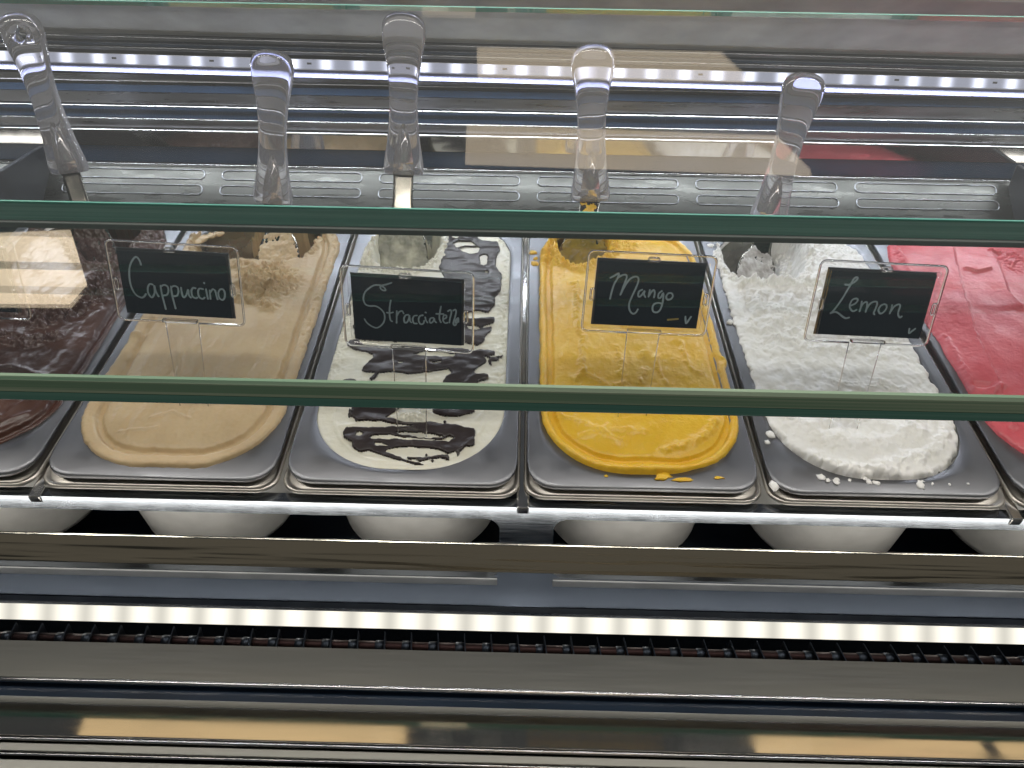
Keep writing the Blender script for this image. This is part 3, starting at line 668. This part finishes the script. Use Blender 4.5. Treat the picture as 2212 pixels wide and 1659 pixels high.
# crumbs on the cover plates
def splat(i, s, v, r, mat, label, grp, seed, el=1.0, rot=0):
    bm = bmesh.new(); bmesh.ops.create_icosphere(bm, subdivisions=2, radius=1)
    for q in bm.verts:
        f = 1+.55*noise.noise(q.co*1.7+Vector((seed*3.1, 0, 0)))+.3*noise.noise(q.co*4+Vector((0, seed, 0)))
        q.co = Vector((q.co.x*f*r*el, q.co.y*f*r, (q.co.z*f)*r*.42))
    me = bpy.data.meshes.new('splat'); bm.to_mesh(me); bm.free()
    o = obj('gelato_crumb', me, mat, smooth=True); o.matrix_world = pan_matrix(i) @ Matrix.Translation((s/1000, v/1000, .0013)) @ Matrix.Rotation(rot, 4, 'Z')
    return tag(o, label, 'gelato crumb', grp)
LC = [(-45, 21, 2.6), (-41, 18.5, 1.7), (-35.5, 17, 2.0), (-34.5, 19.5, 1.6), (-25.9, 19.2, 1.2), (-13, 18.4, 2.2), (-8, 17.0, 2.2), (-15, 21, 1.6), (22, 16.3, 2.6), (24, 19.5, 1.5), (30.4, 17.6, 1.3), (42.3, 17.4, .9), (55.4, 18.4, .8)]
for j, (s, v, r) in enumerate(LC): splat(4, s, v, r/1000, G['lemon'], 'small splat of white lemon sorbet on the plate edge in front of it', 'white sorbet splats on the lemon plate front', j+1, 1.3, j)
LE = [(-75, 53, 2.0), (-71, 61, 3.4), (-76, 193, 3.0), (-71, 190, 2.6), (-70, 300, 3), (-73, 312, 3.4), (-70, 322, 3), (61, 153, 2.2), (64.6, 136, 2), (66, 129, 1.6), (66, 120, 1.4), (64, 143, 1.7)]
for j, (s, v, r) in enumerate(LE): splat(4, s, v, r/1000, G['lemon'], 'ragged white sorbet crumb on the side of the lemon plate', 'white sorbet crumbs on the lemon plate sides', j+31, 1.1, j*2)
splat(4, -79.5, 12.5, .0042, G['lemon'], 'white sorbet drip at the front left corner of the lemon pan', None, 77, .7, 0)
YC = [(13, 18, 3.6, 1.7), (27, 16.2, 2.0, 3.6), (52, 18.6, 1.2, 3), (-26, 17.8, 1.1, 1.3)]
for j, (s, v, r, e) in enumerate(YC): splat(3, s, v, r/1000, G['mango'], ['broad yellow smear on the plate edge below the mango sorbet', 'long thin yellow smear beside the broad one below the mango sorbet', 'small yellow streak near the right front of the mango plate', 'tiny yellow speck near the left front of the mango plate'][j], 'yellow smears on the mango plate', j+51, e, [.2, .05, 0, 0][j])
YS = [(-77, 294, 3.2), (-74.5, 284, 2.2), (-75, 275, 3.4)]
for j, (s, v, r) in enumerate(YS): splat(3, s, v, r/1000, G['mango'], ['farthest yellow crumb left of the mango hollow', 'middle small yellow crumb left of the mango hollow', 'nearest yellow crumb left of the mango hollow'][j], 'yellow crumbs left of the mango sorbet', j+61, 1.2, j)
# torn shreds clinging to the left of the coffee hollow
CS = [(-66, 300, 5), (-61, 306, 5.5), (-70, 292, 3.8), (-55, 311, 5), (-64, 284, 3.6), (-48, 316, 4.5)]
for j, (s, v, r) in enumerate(CS): splat(1, s, v, r/1000, G['capp'], 'torn shred of coffee gelato left of the scooped hollow', 'coffee gelato shreds left of the hollow', j+81, 1.3, j*1.3)

# ------------------------------------------------------------ flavour signs
W_, H_, L_ = .08728, .05709, .070
POSE = {'cap': (1.29799, 0.05202, 0.01003, -0.23973, 0.09741, 0.09814), 'strac': (1.31952, -0.00137, -0.07115, -0.0784, 0.07451, 0.09755),
        'mango': (1.24233, 0.05039, 0.02645, 0.08421, 0.10154, 0.09483), 'lemon': (1.23223, 0.05369, 0.02817, 0.2384, 0.09651, 0.09432),
        'choc': (1.298, .055, .02, -.3925, .0995, .0975)}
STROKES = {'cap': '-21.1,13.2 -21.6,16.2 -23.4,18.7 -26.1,16.5 -28.5,12.3 -29.8,7.6 -30.4,1.8 -29.9,-3.9 -27.9,-8.5 -24.8,-10.4 -22.7,-9.8 -20.9,-7.5|-15.4,-0.4 -17.3,-0.2 -18.9,-2.7 -19.3,-6.4 -18.2,-9.2 -16.8,-9.7 -14.8,-6.1 -14.3,-0.8 -13.9,-5 -12.5,-8.9|-10.1,-0.8 -10,-6.9 -8.9,-18|-10,-1.6 -7.6,-0.2 -5.3,-1.3 -5.2,-4.5 -6.6,-7.2 -9.2,-7.9|-3,-0.9 -3,-7.5 -2,-17.1|-2.9,-1.7 -0.8,-0.4 1.5,-1.4 1.6,-4.6 0.3,-7.3 -2,-8|3.8,-1.3 3.9,-6 4.8,-8.4 6.8,-6.4 8.5,-2.6 8.5,-6.3 9.7,-8.3|13.8,-1.2 11.9,-1.1 10.6,-3.5 10.9,-7.2 12.9,-8.4 14.2,-7.8|18.7,-1.4 16.2,-1.3 15.1,-3.8 15.5,-7.4 17.6,-8.6 19.2,-7.5|20.8,-1.3 21,-5 21.3,-8.4|20,3.4 20.2,2.8|23.3,-1.9 23.1,-8.3|23.3,-3.8 25.4,-1 27,-2 27.4,-5.1 28,-8.3|30.5,-0.7 29,-3.4 29.4,-7.1 31.2,-8.4 32.8,-6.9 33.5,-3.2 32.5,-0.6 30.5,-0.7',
 'strac': '-9.5,19.5 -12.4,18.3 -16,17.1 -17.1,15.7 -15.9,14.1 -13.7,14 -14.3,15.6 -16,16.9 -18.1,17.4 -21.2,17 -24.4,14.9 -27.3,12 -28.6,8.6 -28.7,5.8 -27.4,3.1 -24.7,2.3 -21.1,2.5 -18.1,1.1 -15.6,-1.8 -15.1,-5.2 -15.9,-8.6 -18.3,-11.7 -21.1,-13.2 -24.2,-12.3 -27.2,-10.1 -28.9,-7.3|-10.5,7.3 -11.5,2.2 -11.8,-3 -11.4,-6.8 -10.2,-7.9|-13.7,-1.7 -11.5,-1.8 -9.3,-1.2|-6.8,-0 -7.1,-5.1 -7.3,-8.7|-6.9,-3.6 -5.3,-0.7 -3.2,0.2 -2.2,-1.5|0.9,-2.1 -1.1,-2.8 -2.1,-5.2 -1.7,-7.8 -0.1,-7.5 1.3,-4.5 1.6,-2.3 1.9,-6.4 2.8,-7.5|6.7,-2.2 4.7,-2.8 3.7,-5.3 4.5,-7.9 6.5,-8|10.7,-1.7 8.5,-2.6 7.7,-5.5 8.8,-8.1 10.8,-7.7 11.5,-5.5|12.2,-3 12.6,-5.1 13.7,-6.8|12.4,0.6 12.9,0.3|17.8,-2.9 15.8,-3.5 15.1,-5.5 15.9,-6.8 17.5,-5.5 18.2,-3.3 18.6,-5.2 19.6,-6.2|22.9,5.5 22.1,1.2 21.7,-3.1 22.7,-5.9|19.6,0.1 24.5,0.3|24.2,-3.4 26.2,-2.3 26.4,-0.6 24.9,-0.5 24.2,-2.4 24.4,-4.8 25.7,-6.1 27.3,-5.6|27.4,2.5 29.1,3.6 29.8,1.8 28.9,-2.1 28.4,-5.5|30.9,3.2 32.4,4.1 32.9,2.4 32,-1.9 31.1,-5.8 31.9,-7.2 32.9,-6.4|34.2,-1.7 32.9,-3.3 32.7,-5.4 33.9,-4.6 34.3,-2.2|34.3,-1.7 34.5,-4.6',
 'mango': '-27.9,11.1 -25.4,12.6 -22.5,14.4 -23,10.9 -24.8,6.7 -25.9,1.1 -26.5,-3.8|-22.8,11.4 -20.1,13.3 -17.5,13.7 -16.8,11.7 -18,6.6 -19.7,-0.5|-19.5,-0 -17.5,5.7 -14.9,10.4 -12,12.6 -9.3,12.5 -8.5,9.8 -9.7,4.7 -11.7,-1.5 -12.9,-6.2 -12.5,-10 -10.8,-12.8 -8.8,-13.6 -7.2,-12.1 -6.5,-10.2|-5.1,3.9 -7.2,2.5 -7.4,-0.4 -6.3,-1.2 -4.7,0.7 -3.4,3.1 -3.6,0.8 -2.3,-1.3|0.1,4 -0.1,1.4 -0.2,-0.9|0.1,0 1.7,3.3 3,3.9 3.7,2 3.6,-1.2|8.4,3.7 6.5,1.7 6.6,-1.1 8.2,-1 9.5,2.3 10,-1.4 9.9,-5.6 8.9,-9.9 6.9,-11.7 4.3,-11.1 3.5,-8.3 4.3,-5.9 6.9,-4.8 9.9,-5.4|13.1,2.5 11.9,0.1 12.8,-2 15.1,-1.8 16.4,0.3 15.4,2.4 13.1,2.5|27.3,-13.8 27.7,-16.2 28.5,-18.8 30,-16.1 31.2,-13.6|Y15.4,-17 22.6,-16',
 'lemon': '-25,13.3 -22.3,13.2 -19.4,15 -17.6,17.5 -18.3,18.7 -20,17.4 -21.1,14 -22.8,9 -24.5,4 -26.7,-1.1 -29.1,-5.7 -30.7,-7.3 -27.5,-6.1 -24.9,-7 -22,-8.9 -19.2,-10.2 -16.9,-9.6|-17.5,-1.1 -14.9,0.5 -13.8,3 -15.3,4 -17.7,2.8 -18.5,-0.7 -17.7,-3.1 -15.3,-5 -13.1,-3.9|-10.9,2.2 -10.6,-1.3 -10.7,-5|-10.7,-2.8 -9.6,0.8 -7.5,1.9 -6.6,-0.6 -6.5,-5.1|-6.5,-3.1 -4.8,1 -1.8,2.6 -0.1,1.7 -0.2,-1.8 -0.8,-5.3 0,-6.5|4.9,1.2 2.8,-0.1 1.9,-3.2 3.7,-5.6 5.9,-4.5 7.1,-1.4 6.2,0.8 4.5,1|10.4,0.8 10.7,-2.2 10.3,-5.3|10.6,-3.7 12.1,-0.2 14.6,1.5 16.1,0.5 15.9,-3.5 16.4,-6 18,-7.7 19.1,-6.8|26.8,-15.4 27.4,-18.7 29,-17.1 30.9,-15.2'}
def euler_m(a, b_, c): return Matrix.Rotation(c, 4, 'Z') @ Matrix.Rotation(b_, 4, 'Y') @ Matrix.Rotation(a, 4, 'X')
def sign_outline(n=5):
    w, h = W_/2, H_/2; r = .004; pw = .0115; lo = -h-L_
    arc = lambda cx, cy_, a0: [(cx+r*math.cos(math.radians(a0+90*i/n)), cy_+r*math.sin(math.radians(a0+90*i/n))) for i in range(n+1)]
    return arc(w-r, h-r, 0)+arc(-w+r, h-r, 90)+arc(-w+r, -h+r, 180)+[(-pw, -h), (-pw+.0012, lo), (pw-.0012, lo), (pw, -h)]+arc(w-r, -h+r, 270)
ol = sign_outline()
holder_me = plate2d([ol], .0018)
ns = len(ol); k0 = next(i for i, q in enumerate(ol) if q[1] < -H_/2-.01)
head = [(x, y, -.0009) for x, y in ol[k0+2:]+ol[:k0]]
bead_me = tube_path(head, .00078, 8)
stem_me = [tube_path([(x, y, -.0009) for x, y in q], .00035, 6) for q in (ol[k0-1:k0+1], ol[k0+1:k0+3])]
def frame_loop(hw, hh, r, z): return [(x, y, z) for x, y in rrect(hw, -hh, hh, r, 3)]
CW, CH = .0362, .0225
tray_me = loft([frame_loop(CW+.0022, CH+.0022, .0012, .0002), frame_loop(CW+.0022, CH+.0022, .0012, .0030), frame_loop(CW+.0008, CH+.0008, .0008, .0034), frame_loop(CW+.0004, CH+.0004, .0006, .0004)])
card_me = box(-CW, CW, -CH, CH, .0003, .0011)
cardback_me = box(-CW-.0012, CW+.0012, -CH-.0012, CH+.0012, -.0026, -.0019)
clip_me = tube_path([(x, y, .0030) for x, y in rrect(.0036, -.0013, .0013, .0012, 4)], .0007, 6, True)
clipv_me = tube_path([(x, y, .0030) for x, y in rrect(.0012, -.0040, .0040, .0011, 4)], .0007, 6, True)
bar_me = box(-.0120, .0120, -.0012, .0012, -.0002, .0040, .0007)
peg_me = loft([[(r*math.cos(2*math.pi*i/16), r*math.sin(2*math.pi*i/16), z) for i in range(16)] for r, z in ((.0026, .0002), (.0026, .0012), (.0020, .0016))], True)
def ribbon(strokes, hw):
    vs = []; fs = []; z = .00125
    for st in strokes:
        pts = smooth_poly([Vector((x/1000, y/1000, 0)) for x, y in P_(st)], 5) if st.count(' ') > 1 else [Vector((x/1000, y/1000, 0)) for x, y in P_(st)]
        o = len(vs); n = len(pts)
        ext = []
        for i, p in enumerate(pts):
            t = (pts[min(i+1, n-1)]-pts[max(i-1, 0)]); t = t.normalized() if t.length > 0 else Vector((1, 0, 0)); q = Vector((-t.y, t.x, 0))
            w = hw*(.88+.18*noise.noise(p*260)); ext.append((p, t, q, w))
        p, t, q, w = ext[0]; ext.insert(0, (p-t*hw*.7, t, q, w*.5)); p, t, q, w = ext[-1]; ext.append((p+t*hw*.7, t, q, w*.5))
        for j, (p, t, q, w) in enumerate(ext):
            zz = z+j*.0000035
            vs += [(p.x+q.x*w, p.y+q.y*w, zz), (p.x-q.x*w, p.y-q.y*w, zz)]
            if j: a = o+2*j; fs.append((a-2, a-1, a+1, a))
        z += .00009
    return mesh(vs, fs)
NM = {'cap': ('Cappuccino', 'coffee'), 'strac': ('Stracciatella', 'chocolate streaked'), 'mango': ('Mango', 'yellow'), 'lemon': ('Lemon', 'white lemon')}
for key, pose in POSE.items():
    M_ = PFM @ Matrix.Translation(pose[3:]) @ euler_m(*pose[:3])
    lab = 'clear sign holder with black card reading %s in the %s gelato' % NM[key] if key in NM else 'clear sign holder at the left edge over the chocolate gelato'
    s_ = empty('flavour_sign', M_, lab, 'flavour sign', 'flavour signs standing in the gelato')
    obj('holder', holder_me, acryl_sheet, s_)
    obj('holder_edge', bead_me, acryl, s_, True)
    for sm_ in stem_me: obj('stem_edge', sm_, acryl, s_, True)
    obj('card_tray', tray_me, acryl_sheet, s_)
    obj('card_back', cardback_me, dark, s_)
    c_ = obj('card', card_me, card_mat, s_)
    obj('clip', clip_me, acryl, s_, True, mw=Matrix.Translation((0, CH+.0030, 0)))
    for sx in (-1, 1): obj('clip', clipv_me, acryl, s_, True, mw=Matrix.Translation((sx*(CW+.0030), -.0005, 0)))
    obj('bottom_clip', bar_me, acryl, s_, mw=Matrix.Translation((0, -CH-.0036, 0)))
    obj('peg', peg_me, acryl_sheet, s_, True, mw=Matrix.Translation((CW+.0005, CH+.0005, -.0004)))
    if key in STROKES:
        sts = STROKES[key].split('|')
        obj('lettering', ribbon([x for x in sts if x[0] != 'Y'], .00072 if key != 'strac' else .00062), chalk, c_)
        ys = [x[1:] for x in sts if x[0] == 'Y']
        if ys: obj('pen_mark', ribbon(ys, .0007), gold_pen, c_)

# ------------------------------------------------------------ spatulas
def handle_mesh(hole_):
    K_ = 1.42
    prof = [(0, .0128, .0062), (.004, .0136, .0068), (.012, .0132, .0066), (.030, .0112, .0060), (.055, .0095, .0060), (.080, .0096, .0064), (.100, .0112, .0068), (.115, .0132, .0070), (.127, .0140, .0068), (.135, .0126, .0060), (.1395, .0092, .0048), (.1418, .0045, .0028)]
    P = smooth_poly([Vector((p[0], p[1]*K_, p[2]*1.1)) for p in prof], 3); rings = []
    for p in P:
        rings.append([(math.copysign(abs(math.cos(a))**.75, math.cos(a))*p.y, math.copysign(abs(math.sin(a))**.8, math.sin(a))*p.z, p.x) for a in [2*math.pi*i/28 for i in range(28)]])
    me = loft(rings, True, True)
    o = bpy.data.objects.new('tmp', me); COL.objects.link(o)
    rr = .0074; cyl = loft([[(rr*math.cos(2*math.pi*i/28), y, .124+rr*.85*math.sin(2*math.pi*i/28)) for i in range(28)] for y in (-.02, .02)], True, True)
    for x in (me, cyl):
        bm = bmesh.new(); bm.from_mesh(x); bmesh.ops.recalc_face_normals(bm, faces=bm.faces[:]); bm.to_mesh(x); bm.free()
    if not hole_: bpy.data.objects.remove(o); return me
    c = bpy.data.objects.new('tmpc', cyl); COL.objects.link(c)
    md = o.modifiers.new('b', 'BOOLEAN'); md.object = c; md.operation = 'DIFFERENCE'; md.solver = 'EXACT'
    dg = bpy.context.evaluated_depsgraph_get(); out = bpy.data.meshes.new_from_object(o.evaluated_get(dg))
    bpy.data.objects.remove(o); bpy.data.objects.remove(c); return out
hm = handle_mesh(False); hmh = handle_mesh(True); hmh.materials.clear()
def blade_mesh(L, w0, w1, thick=.0009, curl=.0):
    """stem flows into a flat spade; runs down -z from the handle, tang runs up into it"""
    prof = [(.003, .0098), (-L*.22, .0098), (-L*.36, w1*.52), (-L*.5, w1*.84), (-L*.66, w1*.98), (-L*.85, w1), (-L*.96, w1*.97), (-L, w1*.84)]
    P = smooth_poly([Vector((z, w, 0)) for z, w in prof], 4); vs = []; fs = []; K = 7; n = len(P)
    for side in (1, -1):
        for p in P:
            for j in range(K):
                x = (j/(K-1)*2-1)*p.y; y = curl*(x/max(w1, .01))**2*(.010 if p.x < -.06 else .006)+side*thick
                vs.append((x, -y, p.x))
    N = n*K
    for i in range(n-1):
        for j in range(K-1):
            a = i*K+j; fs.append((a, a+1, a+K+1, a+K)); fs.append((N+a, N+a+K, N+a+K+1, N+a+1))
        fs.append((i*K, i*K+K, N+i*K+K, N+i*K)); fs.append((i*K+K-1, N+i*K+K-1, N+(i+1)*K+K-1, (i+1)*K+K-1))
    fs.append(tuple([*range(K)]+[N+j for j in range(K-1, -1, -1)])); fs.append(tuple([(n-1)*K+j for j in range(K-1, -1, -1)]+[N+(n-1)*K+j for j in range(K)]))
    me = mesh(vs, fs); bm = bmesh.new(); bm.from_mesh(me); bmesh.ops.recalc_face_normals(bm, faces=bm.faces[:]); bm.to_mesh(me); bm.free(); return me
tang_me = plate2d([[(x, y) for x, y in ((-.0094, -.0005), (.0094, -.0005), (.0090, .012), (.0070, .026), (.0035, .042), (.0012, .047), (-.0012, .047), (-.0035, .042), (-.0070, .026), (-.0090, .012))]], .0014)
tang_me.transform(Matrix(((1, 0, 0, 0), (0, 0, -1, 0), (0, 1, 0, 0), (0, 0, 0, 1))))
def coating_mesh(L, w1, seed, z0=-.03, amt=1.0):
    """gelato smeared on the front of a spade"""
    s = np.arange(-w1*1000-3, w1*1000+3, .7); v = np.arange(-L*1000-2, z0*1000, .7); a, b_ = np.meshgrid(s, v)
    wl = np.interp(b_, [-L*1000, -L*850, -L*660, -L*500, -L*360, -L*220, 0], [w1*840, w1*1000, w1*980, w1*840, w1*520, 9.8, 9.8])
    e = wl-np.abs(a)+fbm(a/4, b_/4, 3, seed)*2.4; hh = fbm(a/9, b_/12, 3, seed+3)*1.6+.5*amt+fbm(a/3, b_/3, 3, seed+6)*.6
    hh = np.minimum(hh, 1.6)-ss(2, -1, e)*1.2+ss(3, 0, e)*rough(a, b_, 5, seed+9)*1.1
    me = height_mesh(a, b_, hh+.9, (e > 0) & (b_ < z0*1000-2+fbm(a/6, b_/6, 2, seed+8)*8))
    me.transform(Matrix(((1, 0, 0, 0), (0, 0, -1, 0), (0, 1, 0, 0), (0, 0, 0, 1)))); return me
SP = {'choc': ((-.4608, .362, .2273), (-.4476, .345, .0924), .022), 'capp': ((-.2346, .362, .2086), (-.2528, .345, .0651), .0215), 'strac': ((-.1130, .362, .2360), (-.1201, .345, .0976), .027),
      'mango': ((.0567, .362, .2128), (.0629, .345, .0746), .025), 'lemon': ((.2541, .362, .1900), (.2400, .342, .0541), .021)}
DEND = {'choc': (-.4160, .295, .0237), 'capp': (-.2384, .295, .0277), 'strac': (-.1210, .295, .0229), 'mango': (.0553, .295, .0294), 'lemon': (.2238, .295, .0184)}
SLAB = {'choc': 'clear handled spatula with a hanging hole at the far left in the chocolate gelato', 'capp': 'clear handled steel spatula standing in the coffee gelato hollow', 'strac': 'tallest upright clear handled spatula, in the chocolate streaked gelato',
        'mango': 'clear handled spatula with yellow stem standing in the mango sorbet', 'lemon': 'clear handled spatula leaning right in the lemon sorbet'}
for j, (k, (T, B, w1)) in enumerate(SP.items()):
    T = Vector(T); B = Vector(B); z = (T-B).normalized(); yv = Vector((0, 1, 0)); x_ = yv.cross(z).normalized(); y_ = z.cross(x_)
    M_ = Matrix.Translation(B) @ Matrix((x_, y_, z)).transposed().to_4x4()
    e_ = empty('gelato_spatula', M_, SLAB[k], 'spatula', 'clear handled spatulas along the back')
    hc = obj('handle', hmh if k == 'choc' else hm, handle_mat, e_, True)
    # the blade follows the line to the hollow
    D = M_.inverted() @ Vector(DEND[k]); L = D.length*1.4; ang = math.atan2(D.x, -D.z); ang2 = math.atan2(-D.y, -D.z)
    bl = obj('blade', blade_mesh(L, .0098, w1), blade_steel, e_, True, mw=Matrix.Rotation(-ang, 4, 'Y') @ Matrix.Rotation(-ang2, 4, 'X'))
    obj('tang', tang_me, steel, e_, True)
    obj('smear', coating_mesh(L, w1, 130+j*13, -L*.34, amt={'choc': 1.2, 'capp': 1.3, 'strac': 1.8, 'mango': 1.8, 'lemon': 1.8}[k]), film.get(k, G[k]), bl)
    if k == 'mango': obj('smear', coating_mesh(.030, .0098, 311, -.003, 1.6), G[k], bl)

# ------------------------------------------------------------ shop lights seen in the reflections
def lightpanel(pts, z, mat, label):
    me = mesh([(x, y, z) for x, y in pts]+[(x, y, z+.03) for x, y in pts], [tuple(range(len(pts)))]+[tuple(range(2*len(pts)-1, len(pts)-1, -1))]+[(i, (i+1) % len(pts), len(pts)+(i+1) % len(pts), len(pts)+i) for i in range(len(pts))])
    return tag(obj('ceiling_light', me, mat), label, 'ceiling light', 'ceiling lights above the case')
lightpanel([(-.13, -1.01), (.50, -1.01), (.58, -1.08), (-.13, -1.08)], 1.6, light_panel, 'narrow warm ceiling light mirrored beside the rear strip light')
lightpanel([(-.17, -1.27), (.73, -1.29), (.87, -1.42), (-.18, -1.40)], 1.6, light_panel, 'wide warm ceiling light mirrored across the middle of the front pane')
lightpanel([(-.25, -.82), (-.12, -.82), (-.13, -.90), (-.26, -.90)], 1.6, light_panel, 'small warm ceiling light mirrored at the top of the pane')
lightpanel([(-2.62, 2.97), (-2.18, 3.04), (-2.05, 2.83), (-1.87, 2.54), (-1.86, 2.37), (-2.25, 2.36), (-3.0, 2.36), (-3.0, 2.97)], 1.6, light_panel, 'broad warm light mirrored over the chocolate gelato')
lightpanel([(-1.19, .82), (-.30, .84), (-.29, .76), (-1.18, .74)], 1.6, light_panel2, 'amber light mirrored in the left of the front sill')
lightpanel([(.67, .83), (1.28, .84), (1.29, .77), (.67, .76)], 1.6, light_panel2, 'amber light mirrored in the right of the front sill')
lightpanel([(1.34, .84), (1.8, .85), (1.8, .77), (1.35, .77)], 1.6, light_panel2, 'amber light mirrored at the far right of the sill')
